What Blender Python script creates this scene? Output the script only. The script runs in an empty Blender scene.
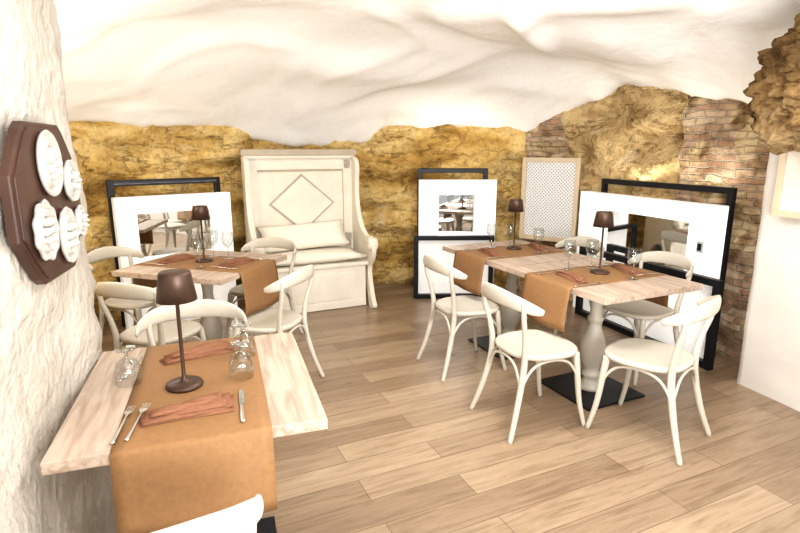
import bpy, bmesh, math, random
import numpy as np
from mathutils import Vector, Matrix, noise
random.seed(4)
R=math.radians
# ------------------------------------------------------------------ materials
def new_mat(name):
    m=bpy.data.materials.new(name); m.use_nodes=True
    nt=m.node_tree; b=nt.nodes['Principled BSDF']
    return m,nt,b
def N(nt,t,**kw):
    n=nt.nodes.new(t)
    for k,v in kw.items():
        if k in n.inputs: n.inputs[k].default_value=v
        else: setattr(n,k,v)
    return n
def ramp(nt,stops):
    r=nt.nodes.new('ShaderNodeValToRGB'); e=r.color_ramp.elements
    while len(e)>1: e.remove(e[0])
    e[0].position=stops[0][0]; e[0].color=(*stops[0][1],1)
    for p,c in stops[1:]:
        x=e.new(p); x.color=(*c,1)
    return r
def coords(nt,kind='Object',scale=(1,1,1),rot=(0,0,0)):
    tc=N(nt,'ShaderNodeTexCoord'); mp=N(nt,'ShaderNodeMapping')
    mp.inputs['Scale'].default_value=scale; mp.inputs['Rotation'].default_value=rot
    nt.links.new(tc.outputs[kind],mp.inputs['Vector']); return mp.outputs['Vector']
def bump(nt,b,h,strength,dist=0.01):
    bp=N(nt,'ShaderNodeBump'); bp.inputs['Strength'].default_value=strength; bp.inputs['Distance'].default_value=dist
    nt.links.new(h,bp.inputs['Height']); nt.links.new(bp.outputs['Normal'],b.inputs['Normal'])
def simple(name,col,rough=.5,metal=0,nscale=12,var=.06,bstr=.0,spec=.5,emit=0):
    m,nt,b=new_mat(name)
    v=coords(nt); n=N(nt,'ShaderNodeTexNoise'); n.inputs['Scale'].default_value=nscale; n.inputs['Detail'].default_value=4
    nt.links.new(v,n.inputs['Vector'])
    lo=tuple(c*(1-var) for c in col); hi=tuple(min(1,c*(1+var)) for c in col)
    r=ramp(nt,[(.3,lo),(.7,hi)]); nt.links.new(n.outputs['Fac'],r.inputs['Fac'])
    nt.links.new(r.outputs['Color'],b.inputs['Base Color'])
    b.inputs['Roughness'].default_value=rough; b.inputs['Metallic'].default_value=metal; b.inputs['Specular IOR Level'].default_value=spec
    if emit: b.inputs['Emission Color'].default_value=(1,.98,.94,1); b.inputs['Emission Strength'].default_value=emit
    if bstr: bump(nt,b,n.outputs['Fac'],bstr)
    return m
def plaster(name,col,col2,scale=3,bs=.5,dist=.02):
    m,nt,b=new_mat(name); v=coords(nt)
    n=N(nt,'ShaderNodeTexNoise'); n.inputs['Scale'].default_value=scale; n.inputs['Detail'].default_value=8
    n2=N(nt,'ShaderNodeTexNoise'); n2.inputs['Scale'].default_value=scale*7; n2.inputs['Detail'].default_value=6
    nt.links.new(v,n.inputs['Vector']); nt.links.new(v,n2.inputs['Vector'])
    r=ramp(nt,[(.35,col2),(.6,col)]); nt.links.new(n.outputs['Fac'],r.inputs['Fac'])
    nt.links.new(r.outputs['Color'],b.inputs['Base Color']); b.inputs['Roughness'].default_value=.75
    b.inputs['Specular IOR Level'].default_value=.2
    a=N(nt,'ShaderNodeMath',operation='ADD'); nt.links.new(n.outputs['Fac'],a.inputs[0]); nt.links.new(n2.outputs['Fac'],a.inputs[1])
    bump(nt,b,a.outputs[0],bs,dist); return m
def rock(name,cols,crack=.4):
    m,nt,b=new_mat(name)
    v=coords(nt,scale=(1,1,2.2))
    n=N(nt,'ShaderNodeTexNoise'); n.inputs['Scale'].default_value=1.3; n.inputs['Detail'].default_value=8; n.inputs['Roughness'].default_value=.56; n.inputs['Distortion'].default_value=.15
    nt.links.new(v,n.inputs['Vector'])
    r=ramp(nt,cols); nt.links.new(n.outputs['Fac'],r.inputs['Fac'])
    v3=coords(nt,scale=(1,1,3)); n3=N(nt,'ShaderNodeTexNoise'); n3.inputs['Scale'].default_value=1.5; n3.inputs['Detail'].default_value=10; n3.inputs['Roughness'].default_value=.6
    nt.links.new(v3,n3.inputs['Vector'])
    cr=ramp(nt,[(.482,(1,1,1)),(.496,(.32,.21,.12)),(.510,(1,1,1))]); nt.links.new(n3.outputs['Fac'],cr.inputs['Fac'])
    v2=coords(nt)
    n2=N(nt,'ShaderNodeTexNoise'); n2.inputs['Scale'].default_value=16; n2.inputs['Detail'].default_value=9; n2.inputs['Roughness'].default_value=.66; nt.links.new(v2,n2.inputs['Vector'])
    vo=N(nt,'ShaderNodeTexVoronoi'); vo.inputs['Scale'].default_value=34; nt.links.new(v2,vo.inputs['Vector'])
    pit=ramp(nt,[(.0,(.35,.26,.18)),(.24,(1,1,1))]); nt.links.new(vo.outputs['Distance'],pit.inputs['Fac'])
    def mul(a_,b_,f):
        mx=N(nt,'ShaderNodeMix',data_type='RGBA',blend_type='MULTIPLY'); mx.inputs['Factor'].default_value=f
        nt.links.new(a_,mx.inputs['A']); nt.links.new(b_,mx.inputs['B']); return mx.outputs['Result']
    r2=ramp(nt,[(.36,(.42,.33,.25)),(.5,(1,1,1)),(.66,(1.15,1.15,1.15))]); nt.links.new(n2.outputs['Fac'],r2.inputs['Fac'])
    c=mul(r.outputs['Color'],r2.outputs['Color'],.5); c=mul(c,cr.outputs['Color'],crack); c=mul(c,pit.outputs['Color'],.3)
    nt.links.new(c,b.inputs['Base Color']); b.inputs['Roughness'].default_value=.95
    b.inputs['Specular IOR Level'].default_value=.1
    bw=N(nt,'ShaderNodeRGBToBW'); nt.links.new(cr.outputs['Color'],bw.inputs[0])
    a=N(nt,'ShaderNodeMath',operation='MULTIPLY_ADD'); a.inputs[1].default_value=.3
    nt.links.new(bw.outputs[0],a.inputs[0]); nt.links.new(n2.outputs['Fac'],a.inputs[2])
    a2=N(nt,'ShaderNodeMath',operation='MULTIPLY_ADD'); a2.inputs[1].default_value=.3
    nt.links.new(vo.outputs['Distance'],a2.inputs[0]); nt.links.new(a.outputs[0],a2.inputs[2])
    bump(nt,b,a2.outputs[0],1,.035); return m
def brickmat():
    m,nt,b=new_mat('old_brick'); v=coords(nt,'UV')
    n=N(nt,'ShaderNodeTexNoise'); n.inputs['Scale'].default_value=6; n.inputs['Detail'].default_value=6; nt.links.new(v,n.inputs['Vector'])
    ad=N(nt,'ShaderNodeVectorMath',operation='MULTIPLY_ADD'); ad.inputs[1].default_value=(.11,.075,0)
    nt.links.new(n.outputs['Color'],ad.inputs[0]); nt.links.new(v,ad.inputs[2])
    br=N(nt,'ShaderNodeTexBrick'); br.inputs['Scale'].default_value=1; br.inputs['Brick Width'].default_value=.16; br.inputs['Row Height'].default_value=.052
    br.inputs['Mortar Size'].default_value=.008; br.inputs['Mortar Smooth'].default_value=.7; br.inputs['Bias'].default_value=.0
    br.inputs['Color1'].default_value=(.42,.25,.155,1); br.inputs['Color2'].default_value=(.62,.49,.35,1); br.inputs['Mortar'].default_value=(.56,.48,.37,1)
    nt.links.new(ad.outputs[0],br.inputs['Vector'])
    n2=N(nt,'ShaderNodeTexNoise'); n2.inputs['Scale'].default_value=6; n2.inputs['Detail'].default_value=9; n2.inputs['Roughness'].default_value=.65; nt.links.new(v,n2.inputs['Vector'])
    r=ramp(nt,[(.36,(.34,.26,.2)),(.55,(1,1,1))]); nt.links.new(n2.outputs['Fac'],r.inputs['Fac'])
    n4=N(nt,'ShaderNodeTexNoise'); n4.inputs['Scale'].default_value=3.2; n4.inputs['Detail'].default_value=7; nt.links.new(v,n4.inputs['Vector'])
    mk=ramp(nt,[(.50,(0,0,0)),(.56,(1,1,1))]); nt.links.new(n4.outputs['Fac'],mk.inputs['Fac'])
    st_=ramp(nt,[(.35,(.36,.25,.13)),(.6,(.60,.47,.29))]); nt.links.new(n.outputs['Fac'],st_.inputs['Fac'])
    mp_=N(nt,'ShaderNodeMix',data_type='RGBA'); nt.links.new(mk.outputs['Color'],mp_.inputs['Factor']); nt.links.new(br.outputs['Color'],mp_.inputs['A']); nt.links.new(st_.outputs['Color'],mp_.inputs['B'])
    mx=N(nt,'ShaderNodeMix',data_type='RGBA',blend_type='MULTIPLY'); mx.inputs['Factor'].default_value=.8
    nt.links.new(mp_.outputs['Result'],mx.inputs['A']); nt.links.new(r.outputs['Color'],mx.inputs['B'])
    nt.links.new(mx.outputs['Result'],b.inputs['Base Color']); b.inputs['Roughness'].default_value=.95; b.inputs['Specular IOR Level'].default_value=.15
    s=N(nt,'ShaderNodeMath',operation='MULTIPLY_ADD'); s.inputs[1].default_value=-.6
    nt.links.new(br.outputs['Fac'],s.inputs[0]); nt.links.new(n2.outputs['Fac'],s.inputs[2])
    bump(nt,b,s.outputs[0],1,.04); return m
def floormat():
    m,nt,b=new_mat('wood_plank_floor'); v=coords(nt,rot=(0,0,R(-25)))
    br=N(nt,'ShaderNodeTexBrick'); br.inputs['Scale'].default_value=1; br.inputs['Brick Width'].default_value=1.2; br.inputs['Row Height'].default_value=.16
    br.inputs['Mortar Size'].default_value=.0018; br.inputs['Mortar Smooth'].default_value=.2; br.offset=.37
    br.inputs['Color1'].default_value=(.25,.175,.115,1); br.inputs['Color2'].default_value=(.39,.29,.195,1); br.inputs['Mortar'].default_value=(.12,.085,.055,1)
    nt.links.new(v,br.inputs['Vector'])
    tc=N(nt,'ShaderNodeTexCoord'); m1=N(nt,'ShaderNodeMapping'); m1.inputs['Rotation'].default_value=(0,0,R(-25)); m2=N(nt,'ShaderNodeMapping'); m2.inputs['Scale'].default_value=(1.2,13,1)
    nt.links.new(tc.outputs['Object'],m1.inputs['Vector']); nt.links.new(m1.outputs['Vector'],m2.inputs['Vector'])
    n=N(nt,'ShaderNodeTexNoise'); n.inputs['Scale'].default_value=2.2; n.inputs['Detail'].default_value=10; n.inputs['Distortion'].default_value=1.0; n.inputs['Roughness'].default_value=.65
    nt.links.new(m2.outputs['Vector'],n.inputs['Vector'])
    r=ramp(nt,[(.3,(.60,.56,.52)),(.5,(.92,.91,.9)),(.7,(1.12,1.12,1.12))]); nt.links.new(n.outputs['Fac'],r.inputs['Fac'])
    mx=N(nt,'ShaderNodeMix',data_type='RGBA',blend_type='MULTIPLY'); mx.inputs['Factor'].default_value=.95
    nt.links.new(br.outputs['Color'],mx.inputs['A']); nt.links.new(r.outputs['Color'],mx.inputs['B'])
    nt.links.new(mx.outputs['Result'],b.inputs['Base Color']); b.inputs['Roughness'].default_value=.32
    bump(nt,b,n.outputs['Fac'],.12,.004); return m
def woodtop(name,c1,c2,rough=.45):
    m,nt,b=new_mat(name); v=coords(nt,scale=(14,1.3,14))
    n=N(nt,'ShaderNodeTexNoise'); n.inputs['Scale'].default_value=3; n.inputs['Detail'].default_value=7; n.inputs['Distortion'].default_value=.7
    nt.links.new(v,n.inputs['Vector']); r=ramp(nt,[(.35,c1),(.62,c2)]); nt.links.new(n.outputs['Fac'],r.inputs['Fac'])
    nt.links.new(r.outputs['Color'],b.inputs['Base Color']); b.inputs['Roughness'].default_value=rough; b.inputs['Specular IOR Level'].default_value=.3
    bump(nt,b,n.outputs['Fac'],.15,.003); return m
M={}
M['cream']=simple('cream_painted_wood',(.545,.505,.43),.40,0,9,.05,spec=.35)
M['bench']=simple('antique_white_paint',(.76,.70,.60),.5,0,7,.06,spec=.3)
M['benchd']=simple('worn_beige_paint',(.44,.38,.29),.55,0,9,.08)
M['white']=simple('white_lacquer',(.93,.93,.925),.35,0,5,.02)
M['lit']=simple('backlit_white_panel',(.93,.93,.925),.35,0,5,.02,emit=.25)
M['stone']=simple('grey_white_paint',(.46,.425,.365),.45,0,7,.08)
M['top']=woodtop('whitewashed_tabletop',(.335,.25,.19),(.49,.39,.315))
M['black']=simple('black_metal',(.008,.009,.013),.45,.3,10,.1)
M['bronze']=simple('bronze_lamp_metal',(.075,.043,.030),.45,.5,10,.08)
M['runner']=simple('tan_leatherette',(.26,.143,.066),.6,0,60,.07,.08,spec=.2)
M['napkin']=simple('terracotta_linen',(.22,.105,.063),.9,0,90,.1,.2,spec=.1)
M['steel']=simple('cutlery_steel',(.75,.74,.72),.2,1,10,.03)
M['cushion']=simple('cream_cushion_cloth',(.80,.75,.65),.9,0,40,.05,.1,spec=.1)
M['wood_dark']=simple('dark_walnut',(.055,.025,.016),.4,0,6,.3)
M['ceramic']=simple('white_ceramic',(.46,.43,.39),.45,0,8,.05,.1)
M['lightwood']=simple('pale_frame_wood',(.62,.51,.37),.5,0,8,.06)
M['print']=simple('cream_art_paper',(.74,.68,.60),.8,0,3,.06)
M['grey']=simple('grey_socket_plastic',(.42,.42,.43),.5,0,4,.02)
M['plaster']=plaster('white_vault_plaster',(.96,.957,.95),(.94,.935,.925),2.2,.25,.025)
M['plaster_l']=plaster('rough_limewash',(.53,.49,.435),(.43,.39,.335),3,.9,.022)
M['plaster_r']=plaster('smooth_limewash',(.72,.68,.63),(.68,.64,.59),2,.15,.01)
M['rock']=rock('golden_tufa',[(.28,(.30,.17,.055)),(.38,(.50,.32,.10)),(.47,(.70,.49,.19)),(.55,(.80,.61,.29)),(.63,(.64,.43,.15)),(.76,(.86,.73,.47))])
M['rockb']=rock('brown_tufa',[(.28,(.18,.11,.05)),(.40,(.42,.28,.13)),(.50,(.66,.50,.27)),(.58,(.50,.35,.17)),(.68,(.72,.59,.40)),(.80,(.80,.72,.57))])
M['rockd']=rock('dark_brown_tufa',[(.28,(.04,.025,.014)),(.42,(.14,.085,.038)),(.55,(.28,.18,.08)),(.68,(.38,.27,.14))],.6)
M['brick']=brickmat(); M['floor']=floormat()
m,nt,b=new_mat('mirror_glass'); b.inputs['Base Color'].default_value=(.86,.88,.88,1); b.inputs['Metallic'].default_value=1; b.inputs['Roughness'].default_value=.02; M['mirror']=m
m=bpy.data.materials.new('clear_glass'); m.use_nodes=True; nt=m.node_tree; nt.nodes.clear()
o_=N(nt,'ShaderNodeOutputMaterial'); tr=N(nt,'ShaderNodeBsdfTransparent'); tr.inputs[0].default_value=(.86,.885,.885,1); gl=N(nt,'ShaderNodeBsdfGlossy'); gl.inputs['Roughness'].default_value=.03
lw=N(nt,'ShaderNodeLayerWeight'); lw.inputs[0].default_value=.5; pw_=N(nt,'ShaderNodeMath',operation='POWER'); pw_.inputs[1].default_value=2.2
ma=N(nt,'ShaderNodeMath',operation='MULTIPLY_ADD'); ma.inputs[1].default_value=.8; ma.inputs[2].default_value=.08
mxs=N(nt,'ShaderNodeMixShader'); nt.links.new(lw.outputs['Facing'],pw_.inputs[0]); nt.links.new(pw_.outputs[0],ma.inputs[0])
nt.links.new(ma.outputs[0],mxs.inputs[0]); nt.links.new(tr.outputs[0],mxs.inputs[1]); nt.links.new(gl.outputs[0],mxs.inputs[2]); nt.links.new(mxs.outputs[0],o_.inputs[0]); M['glass']=m
# ------------------------------------------------------------------ mesh builder
def catmull(P,n=6):
    P=[Vector(p) for p in P]; out=[]
    for i in range(len(P)-1):
        p0=P[max(i-1,0)];p1=P[i];p2=P[i+1];p3=P[min(i+2,len(P)-1)]
        for k in range(n):
            t=k/n
            out.append(.5*((2*p1)+(p2-p0)*t+(2*p0-5*p1+4*p2-p3)*t*t+(3*p1-p0-3*p2+p3)*t**3))
    out.append(P[-1]); return out
class MB:
    def __init__(s): s.v=[];s.f=[];s.m=[];s.s=[];s.mats=[]
    def mi(s,k):
        if k not in s.mats: s.mats.append(k)
        return s.mats.index(k)
    def add(s,vs,fs,mat,smooth=False,T=None):
        o=len(s.v); i=s.mi(mat)
        for v in vs:
            v=Vector(v); s.v.append(T@v if T else v)
        for f in fs: s.f.append([o+a for a in f]); s.m.append(i); s.s.append(smooth)
    def bm(s,bm,mat,smooth=False,T=None):
        bm.verts.index_update()
        s.add([v.co.copy() for v in bm.verts],[[v.index for v in f.verts] for f in bm.faces],mat,smooth,T); bm.free()
    def box(s,c,size,mat,bev=.004,rot=None,seg=2):
        b=bmesh.new(); bmesh.ops.create_cube(b,size=1); bmesh.ops.scale(b,vec=size,verts=b.verts)
        if bev: bmesh.ops.bevel(b,geom=b.edges[:],offset=min(bev,min(size)*.45),segments=seg,affect='EDGES',profile=.6)
        T=Matrix.Translation(c)
        if rot: T=T@rot
        s.bm(b,mat,False,T)
    def prism(s,outl,th,mat,T=None,bev=0):
        b=bmesh.new(); vs=[b.verts.new((p[0],p[1],0)) for p in outl]; f=b.faces.new(vs)
        r=bmesh.ops.extrude_face_region(b,geom=[f]); top=[g for g in r['geom'] if isinstance(g,bmesh.types.BMVert)]
        bmesh.ops.translate(b,vec=(0,0,th),verts=top)
        bmesh.ops.recalc_face_normals(b,faces=b.faces)
        if bev:
            tv=set(top); es=[e for e in b.edges if e.verts[0] in tv and e.verts[1] in tv]
            bmesh.ops.bevel(b,geom=es,offset=bev,segments=2,affect='EDGES',profile=.6)
        s.bm(b,mat,False,T)
    def lathe(s,prof,mat,T=None,seg=24,sx=1,sy=1,wob=0,wn=8):
        vs=[];fs=[]; n=len(prof)
        for (r,z) in prof:
            for k in range(seg):
                a=2*math.pi*k/seg; rr=r*(1+wob*math.cos(wn*a))
                vs.append((rr*math.cos(a)*sx,rr*math.sin(a)*sy,z))
        for i in range(n-1):
            for k in range(seg):
                k2=(k+1)%seg; fs.append([i*seg+k,i*seg+k2,(i+1)*seg+k2,(i+1)*seg+k])
        if prof[0][0]>1e-4: fs.append([k for k in range(seg)][::-1])
        if prof[-1][0]>1e-4: fs.append([(n-1)*seg+k for k in range(seg)])
        s.add(vs,fs,mat,True,T)
    def sweep(s,P,rad,mat,up=(0,1,0),seg=10,n=6,T=None):
        pts=catmull(P,n); L=len(pts); rk=len(rad)-1; up=Vector(up); vs=[];fs=[]
        for i,p in enumerate(pts):
            t=(pts[min(i+1,L-1)]-pts[max(i-1,0)]).normalized()
            sd=up.cross(t).normalized(); nn=t.cross(sd)
            q=i/(L-1)*rk; j=min(int(q),rk-1); w=q-j
            ra=rad[j]; rb=rad[j+1] if rk>0 else rad[j]
            if not isinstance(ra,tuple): ra=(ra,ra)
            if not isinstance(rb,tuple): rb=(rb,rb)
            a_=ra[0]*(1-w)+rb[0]*w; b_=ra[1]*(1-w)+rb[1]*w
            for k in range(seg):
                an=2*math.pi*k/seg; vs.append(p+sd*a_*math.cos(an)+nn*b_*math.sin(an))
        for i in range(L-1):
            for k in range(seg):
                k2=(k+1)%seg; fs.append([i*seg+k,i*seg+k2,(i+1)*seg+k2,(i+1)*seg+k])
        fs.append([k for k in range(seg)][::-1]); fs.append([(L-1)*seg+k for k in range(seg)])
        s.add(vs,fs,mat,True,T)
    def mesh(s,name):
        me=bpy.data.meshes.new(name); me.from_pydata([tuple(v) for v in s.v],[],s.f)
        for k in s.mats: me.materials.append(M[k])
        me.polygons.foreach_set('material_index',s.m); me.polygons.foreach_set('use_smooth',s.s); me.update()
        b=bmesh.new(); b.from_mesh(me); bmesh.ops.recalc_face_normals(b,faces=b.faces); b.to_mesh(me); b.free()
        return me
def put(name,me,loc=(0,0,0),rz=0):
    o=bpy.data.objects.new(name,me); bpy.context.scene.collection.objects.link(o)
    o.location=loc; o.rotation_euler=(0,0,R(rz)); return o
# ------------------------------------------------------------------ room outline
OUT=[(-.90,-1.2,2.45),(-.90,1.0,2.45),(-1.12,1.85,2.4),(-1.30,2.18,2.25),(-1.6,2.4,2.0),(-2.6,2.85,1.76),(-2.9,3.6,1.72),(-2.6,4.4,1.70),(-1.9,5.08,1.71),
(-1.62,5.32,1.70),(-1.45,5.44,1.60),(-.9,5.66,1.52),(-.35,5.84,1.55),(-.18,5.84,1.70),(.5,5.84,1.74),(1.0,5.78,1.68),(1.3,5.64,1.66),(1.62,5.40,1.84),(1.92,5.0,2.02),
(2.20,4.3,1.94),(2.36,3.85,1.82),(2.44,3.6,1.76),(2.5,3.46,1.82),(2.21,3.26,2.15),(2.33,2.88,2.3),(2.75,1.5,2.4),(3.0,-1.2,2.4)]
def near(x,y):
    best=(1e9,0,0)
    for i in range(len(OUT)-1):
        ax,ay,az=OUT[i];bx,by,bz=OUT[i+1]; dx=bx-ax;dy=by-ay
        t=max(0,min(1,((x-ax)*dx+(y-ay)*dy)/(dx*dx+dy*dy)))
        px=ax+dx*t;py=ay+dy*t; d=math.hypot(x-px,y-py)
        if d<best[0]: best=(d,az+(bz-az)*t,0)
    return best
poly=[(p[0],p[1]) for p in OUT]
def inside(x,y):
    c=False;n=len(poly);j=n-1
    for i in range(n):
        xi,yi=poly[i];xj,yj=poly[j]
        if (yi>y)!=(yj>y) and x<(xj-xi)*(y-yi)/(yj-yi)+xi: c=not c
        j=i
    return c
st=.04; xs=[-3.3+st*i for i in range(int(6.7/st)+1)]; ys=[-1.2+st*i for i in range(int(7.4/st)+1)]; nx=len(xs)
D=np.zeros((len(ys),nx)); Z=np.zeros((len(ys),nx))
for j,y in enumerate(ys):
    for i,x in enumerate(xs):
        d,zb,_=near(x,y)
        if not inside(x,y): d=0
        D[j,i]=d; Z[j,i]=zb+(2.46-zb)*(1-math.exp(-d/.9))
def blur(A,k):
    for _ in range(2):
        P=np.pad(A,k,mode='edge'); c=np.cumsum(np.cumsum(P,0),1); c=np.pad(c,((1,0),(1,0)))
        n=2*k+1; A=(c[n:,n:]-c[:-n,n:]-c[n:,:-n]+c[:-n,:-n])/(n*n)
    return A
S=blur(Z,6); W_=np.clip(D/.35,0,1); W_=W_*W_*(3-2*W_); Z=Z*(1-W_)+S*W_
vs=[]
for j,y in enumerate(ys):
    for i,x in enumerate(xs):
        z=Z[j,i]; w=min(1,D[j,i]/.5)
        z+=(1-w)*(.05*noise.noise(Vector((x*3,y*3,1)))+.015*noise.noise(Vector((x*8,y*8,1))))
        q=Vector((x*.8+.4*noise.noise(Vector((x,y,5))),y*.9,2.3))
        rg=1-abs(noise.noise(q*1.3+Vector((3,1,0))))*2.2
        z+=w*(.12*noise.noise(q)+.03*noise.noise(q*2.3)-.05*max(0,rg-.55)+.005*noise.noise(q*6))
        r=(x-(.95+.35*math.sin(y*1.6))); z-=w*.085*math.exp(-(r/.10)**2)*math.exp(-((y-3.8)/.6)**2)
        r=(y-(3.5+.3*math.sin(x*1.7+2))); z-=w*.05*math.exp(-(r/.20)**2)*math.exp(-((x-.9)/1.2)**2)
        r=(y-(4.7+.2*math.sin(x*2+1))); z-=w*.06*math.exp(-(r/.24)**2)*math.exp(-((x+.3)/.7)**2)
        vs.append((x,y,z))
fs=[[j*nx+i,j*nx+i+1,(j+1)*nx+i+1,(j+1)*nx+i] for j in range(len(ys)-1) for i in range(nx-1)]
b=MB(); b.add(vs,fs,'plaster',True); put('ceiling',b.mesh('ceiling'))
b=MB(); b.box((0,2.5,-.05),(6.8,7.4,.1),'floor',0); put('floor',b.mesh('floor'))

# one continuous wall path, sliced into named walls
step=.03; WP=[]; mark=[]
for i in range(len(OUT)-1):
    mark.append(len(WP)); a=Vector(OUT[i]);c=Vector(OUT[i+1]);k=max(1,int((c.xy-a.xy).length/step))
    for j in range(k): WP.append(a.lerp(c,j/k))
mark.append(len(WP)); WP.append(Vector(OUT[-1]))
WN=[]; WU=[0]
for i,p in enumerate(WP):
    a=WP[max(i-4,0)];c=WP[min(i+4,len(WP)-1)]; t=(c.xy-a.xy).normalized(); WN.append(Vector((t.y,-t.x)))
    if i: WU.append(WU[-1]+(p.xy-WP[i-1].xy).length)
def segval(tab,i):
    tot=0;n=0
    for j in range(i-5,i+6):
        j=max(0,min(len(WP)-1,j)); tot+=tab(j); n+=1
    return tot/n
def isrock(j): return 1.0 if mark[4]<=j<mark[22]-4 else 0.0
NZ=80; grid=[]
for i,p in enumerate(WP):
    rk=segval(isrock,i); col=[]; top=p.z+.18
    bk=.45 if mark[19]<=i<mark[22] else 1
    for k in range(NZ+1):
        z=top*k/NZ; q=Vector((p.x,p.y,z*1.5))
        dr=.07*noise.noise(q*1.6)+.045*noise.noise(q*3.7)
        s_=noise.noise(Vector((q.x*1.7,q.y*1.7,q.z*3.4)))+.3*noise.noise(q*5)
        qz=math.floor(s_*6)/6; fr_=s_*6-math.floor(s_*6); qz+=max(0,(fr_-.7)/.3)/6
        dr+=.17*qz
        cv=noise.noise(q*2.3+Vector((7,3,1))); dr-=.24*max(0,cv-.12)
        dr+=.014*noise.noise(q*13)+.006*noise.noise(q*24)
        dl=.03*noise.noise(q*2.0)+.018*noise.noise(q*5)+.008*noise.noise(q*12)
        right=.25 if i>mark[22]-6 else 1
        d=rk*dr*bk+(1-rk)*dl*right
        col.append((p.x+WN[i].x*d,p.y+WN[i].y*d,z))
    grid.append(col)
def strip(name,i0,i1,mat):
    a,bq=mark[i0],mark[i1] if i1<len(mark) else len(WP)-1
    vs=[];uv=[];fs=[]
    for i in range(a,bq+1):
        vs+=grid[i]; uv+=[(WU[i],v[2]) for v in grid[i]]
    n=bq-a
    for i in range(n):
        for k in range(NZ): fs.append([i*(NZ+1)+k,(i+1)*(NZ+1)+k,(i+1)*(NZ+1)+k+1,i*(NZ+1)+k+1])
    me=bpy.data.meshes.new(name); me.from_pydata(vs,[],fs); me.materials.append(M[mat])
    l=me.uv_layers.new(name='UVMap')
    for lp in me.loops: l.data[lp.index].uv=uv[lp.vertex_index]
    for p in me.polygons: p.use_smooth=True
    me.update(); return put(name,me)
strip('wall_left',0,4,'plaster_l')
strip('wall_left_alcove',4,7,'rock')
strip('wall_back_left',7,10,'rock')
strip('wall_back',10,16,'rock')
strip('wall_back_corner',16,17,'brick')
strip('wall_right_rock',17,19,'rockb')
strip('wall_right_brick',19,22,'brick')
strip('wall_right',22,26,'plaster_r')
def blob(name,c,rad,mat,sub=6,amp=.3):
    bm=bmesh.new(); bmesh.ops.create_icosphere(bm,subdivisions=sub,radius=1)
    for v in bm.verts:
        n=v.co.normalized(); d=1+amp*noise.noise(n*1.8+Vector(c))+amp*.6*noise.noise(n*4.5)+amp*.35*noise.noise(n*10)+amp*.2*noise.noise(n*22)
        v.co=Vector((n.x*rad[0]*d,n.y*rad[1]*d,n.z*rad[2]*d))
    B=MB(); B.bm(bm,mat,True); return put(name,B.mesh(name),c)
blob('wall_right_outcrop',(2.17,2.60,1.83),(.41,.50,.36),'rockd')
# ------------------------------------------------------------------ dining chair (faces +Y)
b=MB()
prof=[(.0,.418),(.90,.418),(.975,.424),(1.0,.436),(.985,.447),(.94,.452),(.86,.449),(.5,.444),(.0,.443)]
seg=48; vs=[];fs=[]
for (r,z) in prof:
    for k in range(seg):
        a=2*math.pi*k/seg; ca,sa=math.cos(a),math.sin(a)
        e=2.7; rr=1/((abs(ca)**e+abs(sa)**e)**(1/e))
        w=.208*(1+.07*sa); vs.append((rr*ca*w*r,rr*sa*.205*r,z))
for i in range(len(prof)-1):
    for k in range(seg):
        k2=(k+1)%seg; fs.append([i*seg+k,i*seg+k2,(i+1)*seg+k2,(i+1)*seg+k])
b.add(vs,fs,'cream',True)
for sx in (-1,1):
    b.sweep([(sx*.165,.150,.43),(sx*.172,.160,.33),(sx*.182,.180,.15),(sx*.200,.212,0)],[.019,.018,.015,.012],'cream')
    b.sweep([(sx*.205,-.275,0),(sx*.178,-.225,.15),(sx*.160,-.185,.32),(sx*.158,-.175,.44),(sx*.172,-.190,.56),(sx*.190,-.215,.66),(sx*.196,-.226,.755)],
            [.013,.016,.018,.018,.015,.014,.013],'cream')
b.sweep([(-.232,-.130,.700),(-.222,-.185,.720),(-.165,-.242,.745),(-.08,-.268,.757),(0,-.274,.76),(.08,-.268,.757),(.165,-.242,.745),(.222,-.185,.720),(.232,-.130,.700)],
        [(.006,.014),(.010,.028),(.012,.038),(.012,.044),(.012,.046),(.012,.044),(.012,.038),(.010,.028),(.006,.014)],'cream',up=(0,0,1),seg=14)
def arch(p,q,zt):
    p=Vector(p);q=Vector(q); c=(p+q)/2
    P=[p,p.lerp(c,.12)+Vector((0,0,(zt-p.z)*.45)),p.lerp(c,.45)+Vector((0,0,(zt-p.z)*.88)),Vector((c.x,c.y,zt)),q.lerp(c,.45)+Vector((0,0,(zt-p.z)*.88)),q.lerp(c,.12)+Vector((0,0,(zt-p.z)*.45)),q]
    d=(q-p); up=(0,1,0) if abs(d.x)>abs(d.y) else (1,0,0)
    b.sweep(P,[.0078,.0078],'cream',up=up,seg=8)
arch((-.178,.175,.22),(.178,.175,.22),.41)
arch((-.163,-.195,.24),(.163,-.195,.24),.41)
arch((-.172,-.205,.23),(-.178,.172,.23),.41)
arch((.172,-.205,.23),(.178,.172,.23),.41)
chair=b.mesh('dining_chair')
CH=[((.75,2.81),22),((.46,3.57),22),((1.32,2.66),133),((1.63,3.50),206),((1.29,4.16),205),
    ((-.84,3.24),163),((-1.09,4.02),253),((-1.90,3.73),-17),((-1.43,3.03),73),((-.90,2.17),287),((-.60,1.095),120)]
for (p,a) in CH: put('dining_chair',chair,(p[0],p[1],0),a-90)
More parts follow.
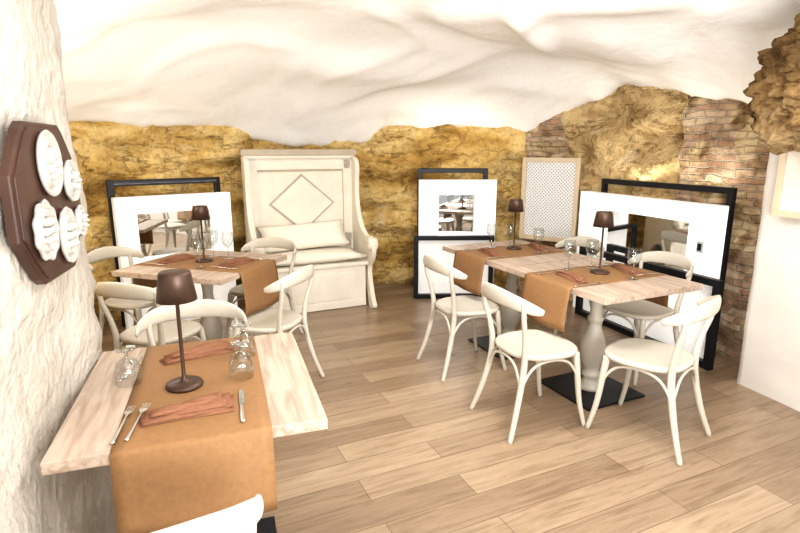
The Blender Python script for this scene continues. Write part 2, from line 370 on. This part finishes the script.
# ------------------------------------------------------------------ tables
def table(w,l):
    b=MB(); b.box((0,0,.733),(w,l,.034),'top',.003)
    b.box((0,0,.702),(.30,.30,.028),'stone',.004)
    b.lathe([(.075,.012),(.078,.03),(.07,.045),(.05,.06),(.045,.085),(.058,.10),(.058,.115),(.044,.13),(.05,.16),(.066,.20),(.076,.25),(.078,.29),(.068,.34),(.05,.39),(.038,.43),(.036,.45),
             (.048,.465),(.048,.48),(.036,.495),(.034,.54),(.040,.60),(.052,.64),(.060,.655),(.060,.67),(.05,.69)],'stone',seg=28)
    b.box((0,0,.007),(.46,.46,.014),'black',.003)
    return b.mesh('dining_table')
TR=table(.75,.84)
T1=(1.215,3.17,25); T2=(.853,3.948,25); T3=(-1.32,3.54,-17); T4=(-.667,1.65,18.5)
put('dining_table',TR,(T1[0],T1[1],0),T1[2]); put('dining_table',TR,(T2[0],T2[1],0),T2[2])
put('dining_table',table(.80,.80),(T3[0],T3[1],0),T3[2]); put('dining_table',table(.71,.78),(T4[0],T4[1],0),T4[2])
def runner(along,width,drop1,drop2):
    z0=.752; h=along/2; P=[]; n=6
    for k in range(n+1): P.append((-h-.012-.02*math.sin((1-k/n)*math.pi*.6),z0-.012-drop1*(1-k/n)))
    P.append((-h-.008,z0-.004)); P.append((-h+.004,z0))
    for k in range(1,8): P.append((-h+.004+(2*h-.008)*k/8,z0))
    P.append((h-.004,z0)); P.append((h+.008,z0-.004))
    for k in range(n+1): P.append((h+.012+.015*math.sin(k/n*math.pi*.6),z0-.012-drop2*k/n))
    nw=12; vs=[];fs=[]
    for (y,z) in P:
        for k in range(nw+1):
            x=-width/2+width*k/nw; hang=max(0,z0-.012-z)
            vs.append((x,y+ (1 if y>0 else -1)*hang*.05*(1+math.sin(x*13+1)),z))
    for i in range(len(P)-1):
        for k in range(nw): fs.append([i*(nw+1)+k,i*(nw+1)+k+1,(i+1)*(nw+1)+k+1,(i+1)*(nw+1)+k])
    b=MB(); b.add(vs,fs,'runner',True); return b.mesh('table_runner')
def addrun(T,rz,along,width,d1,d2,off=(0,0)):
    a=R(T[2]); x=T[0]+off[0]*math.cos(a)-off[1]*math.sin(a); y=T[1]+off[0]*math.sin(a)+off[1]*math.cos(a)
    o=put('table_runner',runner(along,width,d1,d2),(x,y,0),T[2]+rz)
    md=o.modifiers.new('thick','SOLIDIFY'); md.thickness=.0025; md.offset=0
addrun(T4,0,.78,.40,.22,.16)
addrun(T1,-90,.75,.40,.24,.20,(0,.02))
addrun(T2,-90,.75,.40,.24,.20)
addrun(T3,90,.80,.42,.27,.2)
# ------------------------------------------------------------------ table lamp
b=MB()
b.lathe([(.056,0),(.058,.006),(.054,.013),(.035,.017),(.012,.022),(.008,.03),(.006,.04),(.006,.31),(.012,.315)],'bronze',seg=28)
b.lathe([(.059,.288),(.0605,.288),(.048,.372),(.045,.378),(.0,.379)],'bronze',seg=32)
b.lathe([(.058,.289),(.046,.370),(.0,.371)],'bronze',seg=32)
lamp=b.mesh('table_lamp')
for p in [(1.235,3.215),(.875,4.03),(-1.335,3.56),(-.695,1.60)]: put('table_lamp',lamp,(p[0],p[1],.7535))
# ------------------------------------------------------------------ tableware
def napkin_mesh():
    B=MB()
    for li,(rot,sx,sy,z0,h) in enumerate([(0,1,1,0,.008),(5,.96,.86,.006,.010),(-4,.88,.66,.013,.011),(7,.78,.45,.021,.010)]):
        nu,nv=18,8; vs=[];fs=[]
        for i in range(nu+1):
            u=i/nu; wdt=.030+.036*u-.012*u*u
            for j in range(nv+1):
                v=j/nv*2-1
                x=(-.125+.26*u)+.012*v*u; y=v*wdt+.006*math.sin(u*5+li)
                z=z0+h*(1-abs(v)**3)*(1-abs(2*u-1)**6)+.0025*math.sin(u*14+v*5+li)*(1-abs(v)**2)+.001
                vs.append((x*sx,y*sy,z))
        o=len(vs)
        bot=[(p[0],p[1],max(0.0005,z0-.001)) for p in vs]; vs2=vs+bot
        for i in range(nu):
            for j in range(nv):
                a=i*(nv+1)+j; fs.append([a,a+nv+1,a+nv+2,a+1]); fs.append([o+a,o+a+1,o+a+nv+2,o+a+nv+1])
        for i in range(nu):
            for j in (0,nv):
                a=i*(nv+1)+j; fs.append([a,a+nv+1,o+a+nv+1,o+a])
        for j in range(nv):
            for i in (0,nu):
                a=i*(nv+1)+j; fs.append([a,a+1,o+a+1,o+a])
        B.add(vs2,fs,'napkin',True,Matrix.Rotation(R(rot),4,'Z'))
    return B.mesh('folded_napkin')
nap=napkin_mesh()
b=MB()
b.sweep([(0,-.10,.004),(0,-.03,.005),(0,.03,.010),(0,.045,.010)],[(.007,.0018),(.004,.0016),(.0025,.0016),(.004,.0016)],'steel',up=(0,0,1),seg=8)
b.prism([(-.003,.04),(.003,.04),(.011,.055),(.0115,.065),(-.0115,.065),(-.011,.055)],.002,'steel',Matrix.Translation((0,0,.009)))
for i in range(4):
    x=-.0095+i*.0063; b.box((x,.082,.0095),(.0027,.036,.0018),'steel',.0005)
fork=b.mesh('fork')
b=MB()
b.sweep([(0,-.105,.004),(0,-.05,.005),(0,.0,.005)],[(.007,.003),(.0055,.003),(.005,.0025)],'steel',up=(0,0,1),seg=8)
b.prism([(-.006,0),(.006,0),(.009,.05),(.008,.09),(.002,.11),(-.006,.10),(-.007,.05)],.0016,'steel',Matrix.Translation((0,0,.0035)))
knife=b.mesh('table_knife')
b=MB()
b.lathe([(.0,.0),(.034,.0),(.034,.002),(.006,.006),(.004,.012),(.004,.075),(.012,.083),(.030,.10),(.039,.125),(.040,.145),(.034,.185),(.0335,.185)],'glass',seg=28)
gob=b.mesh('wine_glass')
bmg=bmesh.new(); bmg.from_mesh(gob); bmesh.ops.delete(bmg,geom=[f for f in bmg.faces if len(f.verts)>10 and f.calc_center_median().z>.18],context='FACES'); bmg.to_mesh(gob); bmg.free()
b=MB()
b.lathe([(.038,.0),(.0385,.0),(.041,.03),(.040,.05),(.030,.075),(.012,.088),(.006,.093),(.006,.110),(.012,.114),(.032,.117),(.032,.1195),(.0,.1195)],'glass',seg=24,wob=.02,wn=12)
ugl=b.mesh('water_goblet')
bmg=bmesh.new(); bmg.from_mesh(ugl); bmesh.ops.delete(bmg,geom=[f for f in bmg.faces if len(f.verts)>10 and f.calc_center_median().z<.01],context='FACES'); bmg.to_mesh(ugl); bmg.free()
def loc(T,x,y):
    a=R(T[2]); return (T[0]+x*math.cos(a)-y*math.sin(a),T[1]+x*math.sin(a)+y*math.cos(a))
ZR=.7545
def onT(name,me,T,x,y,rz,z=ZR):
    p=loc(T,x,y); put(name,me,(p[0],p[1],z),T[2]+rz)
put('folded_napkin',nap,(-.755,1.865,ZR),40); put('folded_napkin',nap,(-.62,1.42,ZR),30)
for me,nm,u,a in ((fork,'fork',(-.765,1.345),12),(fork,'fork',(-.732,1.36),10),(knife,'table_knife',(-.470,1.46),18)): put(nm,me,(u[0],u[1],ZR),a)
put('table_knife',knife,(-.94,1.76,.7505),12)
put('water_goblet',ugl,(-.885,1.62,.7545),0); put('water_goblet',ugl,(-.53,1.67,.7555),0)
put('water_goblet',ugl,(-.575,1.86,.7555),0)
for T in (T1,T2,T3):
    onT('folded_napkin',nap,T,-.22,-.02,75); onT('folded_napkin',nap,T,.24,.02,255)
    onT('fork',fork,T,-.25,.145,-90); onT('table_knife',knife,T,-.25,-.175,-90)
    onT('fork',fork,T,.25,-.145,90); onT('table_knife',knife,T,.25,.175,90)
    onT('wine_glass',gob,T,-.07,.19,0); onT('wine_glass',gob,T,.08,.15,0); onT('wine_glass',gob,T,.09,-.17,0)
# ------------------------------------------------------------------ bench (local: back along X, faces -Y)
b=MB(); W=1.10
b.box((0,-.02,.75),(W-.06,.03,1.44),'bench',.004)
b.box((0,-.03,1.47),(W+.02,.09,.06),'benchd',.01); b.box((0,-.03,1.43),(W-.02,.07,.03),'bench',.006)
b.box((0,-.045,1.355),(W-.10,.03,.09),'bench',.006)
b.box((0,-.045,.60),(W-.10,.03,.16),'bench',.006)
for sx in (-1,1): b.box((sx*(W/2-.085),-.045,.95),(.09,.03,.9),'bench',.006)
b.box((0,-.038,1.30),(W-.24,.018,.02),'benchd',.004)
for sx in (-1,1): b.box((sx*(W/2-.125),-.038,.98),(.014,.018,.63),'benchd',.003)
def diamond(hw,hh,th,y,mat):
    b.prism([(-hw,0),(0,-hh),(hw,0),(0,hh)],th,mat,Matrix.Translation((0,y,.985))@Matrix.Rotation(R(90),4,'X'),bev=.004)
diamond(.325,.285,.012,-.035,'benchd'); diamond(.30,.26,.024,-.035,'bench')
b.box((0,-.25,.43),(W-.06,.46,.035),'bench',.008)
b.box((0,-.44,.22),(W-.12,.03,.40),'bench',.005)
b.box((0,-.457,.22),(W-.34,.012,.26),'bench',.006)
b.box((0,-.25,.04),(W-.12,.42,.07),'bench',.006)
out=[(0,0),(-.06,0),(-.10,.05),(-.12,.2),(-.2,.33),(-.33,.33),(-.42,.22),(-.47,.1),(-.50,.0),(-.58,.0),(-.60,.03),(-.56,.09),(-.515,.2),(-.48,.32),(-.49,.40),(-.545,.46),(-.585,.53),(-.59,.60),(-.56,.66),(-.50,.69),(-.45,.685),(-.38,.70),(-.30,.75),(-.23,.83),(-.18,.94),(-.155,1.07),(-.16,1.2),(-.175,1.30),(-.15,1.39),(-.08,1.43),(0,1.43)]
cm=catmull([(p[0],p[1],0) for p in out[1:]],3); o2=[(0,0)]+[(p.x,p.y) for p in cm]
for sx in (-1,1):
    T=Matrix.Translation((sx*(W/2-.022)-.022,0,0))@Matrix(((0,0,1,0),(1,0,0,0),(0,1,0,0),(0,0,0,1)))
    b.prism(o2,.044,'bench',T,bev=.004)
    b.lathe([(.0,0),(.055,0),(.06,.006),(.06,.078),(.055,.084),(.03,.086),(.028,.092),(.0,.094)],'bench',Matrix.Translation((sx*(W/2-.022)-.042,-.53,.62))@Matrix.Rotation(R(90),4,'Y'),seg=24)
BR=25; BP=(-.97,5.25,0)
bench=put('wooden_settle_bench',b.mesh('wooden_settle_bench'),BP,BR)
bench_M=Matrix.Translation(BP)@Matrix.Rotation(R(BR),4,'Z')
def cushion(name,size,loc_,rot,mat='cushion'):
    bm=bmesh.new(); bmesh.ops.create_cube(bm,size=2); bmesh.ops.subdivide_edges(bm,edges=bm.edges[:],cuts=9,use_grid_fill=True)
    for v in bm.verts:
        x,y,z=v.co; e=(1-abs(x)**3)*(1-abs(y)**3)
        zz=z*(.22+.78*max(0,e)**.45)
        k=.93+.07*(abs(x)**4*abs(y)**4)
        v.co=Vector((x*k*size[0]/2,y*k*size[1]/2,zz*size[2]/2+.006*noise.noise(Vector((x*4,y*4,z)))))
    B=MB(); B.bm(bm,mat,True); o=put(name,B.mesh(name)); o.matrix_world=bench_M@Matrix.Translation(loc_)@rot; return o
cushion('seat_cushion',(.98,.42,.11),(0,-.27,.504),Matrix.Identity(4))
cushion('throw_pillow',(.86,.28,.14),(-.03,-.18,.685),Matrix.Rotation(R(50),4,'X')@Matrix.Rotation(R(2),4,'Z'))
# ------------------------------------------------------------------ mirror surrounds
def seg_T(p0,p1):
    p0=Vector(p0);p1=Vector(p1); d=p1-p0; return Matrix.Translation((p0.x,p0.y,0))@Matrix.Rotation(math.atan2(d.y,d.x),4,'Z'), d.length
def surround(p0,p1,H,op,th=.09,socket=None):
    T,L=seg_T(p0,p1); b=MB(); x0,x1,z0,z1=op
    def bx(a,c,e,f,mat,y=0,t=th,bev=.004): b.box(((a+c)/2,y,(e+f)/2),(c-a,t,f-e),mat,bev)
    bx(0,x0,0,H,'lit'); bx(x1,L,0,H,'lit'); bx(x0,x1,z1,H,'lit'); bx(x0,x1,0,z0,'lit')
    bx(x0-.005,x1+.005,z0-.005,z1+.005,'mirror',th/2-.02,.01,0)
    if socket: b.box((socket[0],-th/2-.005,socket[1]),(.05,.012,.08),'grey',.003); b.box((socket[0],-th/2-.012,socket[1]),(.03,.006,.05),'black',.002)
    o=put('mirror_surround',b.mesh('mirror_surround')); o.matrix_world=T
def bframe(p0,p1,H,t=.06,low=True,d=.05):
    T,L=seg_T(p0,p1); b=MB()
    b.box((t/2,0,H/2),(t,d,H),'black',.004); b.box((L-t/2,0,H/2),(t,d,H),'black',.004); b.box((L/2,0,H-t/2),(L-2*t+.004,d,t),'black',.004)
    if low: b.box((L/2,0,t/2),(L-2*t+.004,d,t),'black',.004)
    o=put('black_metal_frame',b.mesh('black_metal_frame')); o.matrix_world=T
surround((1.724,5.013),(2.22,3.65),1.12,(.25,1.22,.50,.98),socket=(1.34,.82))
bframe((1.86,4.93),(2.31,3.70),1.24,.045,d=.04)
bframe((1.66,4.80),(2.155,3.46),.64,.05)
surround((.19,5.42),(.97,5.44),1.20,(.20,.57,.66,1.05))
bframe((.18,5.53),(.90,5.55),1.31,.045,d=.04)
bframe((.14,5.30),(.95,5.32),.65,.045)
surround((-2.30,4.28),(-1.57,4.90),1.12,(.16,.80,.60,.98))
bframe((-2.40,4.40),(-1.68,5.01),1.25,.05,d=.04)
# ------------------------------------------------------------------ lace panel
T,L=seg_T((1.24,5.47),(1.71,5.13)); b=MB(); z0,z1=.60,1.42; fw=.045
for c,s_ in (((fw/2,0,(z0+z1)/2),(fw,.035,z1-z0)),((L-fw/2,0,(z0+z1)/2),(fw,.035,z1-z0)),((L/2,0,z1-fw/2),(L-2*fw,.035,fw)),((L/2,0,z0+fw/2),(L-2*fw,.035,fw))): b.box(c,s_,'lightwood',.005)
b.box((L/2,.010,(z0+z1)/2),(L-.06,.006,z1-z0-.06),'grey',0)
ax0,ax1,az0,az1=fw,L-fw,z0+fw,z1-fw; w_=ax1-ax0; h_=az1-az0; sp=.034
for sgn in (1,-1):
    c=-h_
    while c<w_+h_:
        if sgn==1: za=max(0,-c); zb=min(h_,w_-c)
        else: za=max(0,c-w_); zb=min(h_,c)
        if zb-za>.01:
            xa=c+sgn*za; xb=c+sgn*zb; m=((xa+xb)/2+ax0,0,(za+zb)/2+az0); ln=math.hypot(xb-xa,zb-za)
            b.box(m,(.010,.004,ln),'white',0,Matrix.Rotation(math.atan2(xb-xa,zb-za),4,'Y'))
        c+=sp
o=put('framed_lace_panel',b.mesh('framed_lace_panel')); o.matrix_world=T
# ------------------------------------------------------------------ picture on right wall
T,L=seg_T((2.222,3.13),(2.40,2.58)); T=Matrix.Translation((-.040,-.013,0))@T; b=MB(); z0,z1=1.12,1.64; fw=.035
for c,s_ in (((fw/2,0,(z0+z1)/2),(fw,.03,z1-z0)),((L-fw/2,0,(z0+z1)/2),(fw,.03,z1-z0)),((L/2,0,z1-fw/2),(L-2*fw,.03,fw)),((L/2,0,z0+fw/2),(L-2*fw,.03,fw))): b.box(c,s_,'lightwood',.004)
b.box((L/2,.006,(z0+z1)/2),(L-.06,.006,z1-z0-.06),'print',0)
o=put('framed_picture',b.mesh('framed_picture')); o.matrix_world=T
# ------------------------------------------------------------------ wooden plaque with ceramic plates (left wall)
b=MB(); hw,hh=.27,.235
ol=[(-hw,-.09),(-hw+.025,-.115),(-.205,-.165),(-.16,-hh+.02),(-.13,-hh),(.13,-hh),(.16,-hh+.02),(.205,-.165),(hw-.025,-.115),(hw,-.09),(hw,.09),(hw-.025,.115),(.205,.165),(.16,hh-.02),(.13,hh),(-.13,hh),(-.16,hh-.02),(-.205,.165),(-hw+.025,.115),(-hw,.09)]
b.prism(ol,.028,'wood_dark',bev=.006)
b.prism([(x*.93,y*.93) for x,y in ol],.006,'wood_dark',Matrix.Translation((0,0,.027)),bev=.003)
def plate(x,y,r,sx=1,sy=1,wob=0,wn=8,kn=7):
    Tm=Matrix.Translation((x,y,.033))
    b.lathe([(r*.6,0),(r*.95,.006),(r,.014),(r*.95,.020),(r*.86,.012),(r*.76,.005),(r*.70,.008),(r*.66,.024),(r*.60,.019),(r*.5,.009),(r*.3,.009),(0,.011)],'ceramic',Tm,40,sx,sy,wob,wn)
    for i in range(kn):
        a=i*2*math.pi/kn
        b.lathe([(r*.16,0),(r*.15,.014),(r*.10,.026),(0,.031)],'ceramic',Matrix.Translation((x+r*.34*sx*math.cos(a),y+r*.34*sy*math.sin(a),.040)),12)
    b.lathe([(r*.14,0),(r*.12,.018),(0,.032)],'ceramic',Matrix.Translation((x,y,.040)),12)
plate(-.03,.115,.105,.85,.95); plate(.145,.055,.07,1,1,.03,10,5); plate(-.13,-.075,.088,.95,1,.06,9,6); plate(.05,-.115,.092,.82,1,.02,12,6); plate(.185,-.085,.045,1,1.2,.04,8,5)
me=b.mesh('ceramic_plate_plaque'); o=put('ceramic_plate_plaque',me)
d=Vector((-1.12+.90,1.85-1.0,0)).normalized(); nrm=Vector((d.y,-d.x,0))
Tm=Matrix.Identity(4)
for r_ in range(3): Tm[r_][0]=d[r_]; Tm[r_][1]=(0,0,1)[r_]; Tm[r_][2]=nrm[r_]
c=Vector((-.90,1.0,0))+d*.54; Tm.translation=Vector((c.x,c.y,1.355))+nrm*.015
o.matrix_world=Tm@Matrix.Scale(.92,4)
# ------------------------------------------------------------------ lights
def area(name,loc_,rot,size,pw,col,sy=None):
    l=bpy.data.lights.new(name,'AREA'); l.energy=pw; l.color=col; l.size=size
    if sy: l.shape='RECTANGLE'; l.size_y=sy
    o=bpy.data.objects.new(name,l); bpy.context.scene.collection.objects.link(o); o.location=loc_; o.rotation_euler=rot
def point(name,loc_,pw,col,r=.05):
    l=bpy.data.lights.new(name,'POINT'); l.energy=pw; l.color=col; l.shadow_soft_size=r
    o=bpy.data.objects.new(name,l); bpy.context.scene.collection.objects.link(o); o.location=loc_
area('overhead_fill',(.4,2.4,2.26),(R(12),0,0),.6,30,(1,.975,.94))  # added overhead fill above the view, not a fitting of the room
area('bounce_fill',(.9,-.3,1.3),(R(135),0,R(5)),1.5,165,(1,.99,.97))  # added fill behind the camera, aimed up to brighten the vault
point('omni_fill',(.8,1.5,1.95),8,(1,.98,.96),.12)  # added unseen omni fill, stands for no actual lamp
for nm,p0,p1,pw,zz in (('led_strip_light',(-2.36,4.42),(-1.70,4.98),8,1.22),('led_strip_light',(.22,5.55),(.86,5.57),7,1.28),('led_strip_light',(1.90,4.90),(2.32,3.76),5,1.21)):
    T,L=seg_T(p0,p1); l=bpy.data.lights.new(nm,'AREA'); l.shape='RECTANGLE'; l.size=L; l.size_y=.03; l.energy=pw; l.color=(1,.92,.78)
    o=bpy.data.objects.new(nm,l); bpy.context.scene.collection.objects.link(o)
    o.matrix_world=T@Matrix.Translation((L/2,.0,zz))@Matrix.Rotation(R(205),4,'X')
point('alcove_light',(-1.95,2.85,1.45),20,(1,.97,.91),.08)
w=bpy.data.worlds.new('world'); bpy.context.scene.world=w; w.use_nodes=True
bg=w.node_tree.nodes['Background']; bg.inputs[0].default_value=(1,.98,.955,1); bg.inputs[1].default_value=.5
# ------------------------------------------------------------------ camera
cam=bpy.data.cameras.new('camera'); cam.lens=24; cam.sensor_width=36
co=bpy.data.objects.new('camera',cam); bpy.context.scene.collection.objects.link(co)
co.location=(0,0,1.5); co.rotation_euler=(R(90-12.4),0,0); bpy.context.scene.camera=co
vs_=bpy.context.scene.view_settings; vs_.view_transform='Standard'
for lk in ('Medium High Contrast','Standard - Medium High Contrast'):
    try: vs_.look=lk; break
    except Exception as e: pass
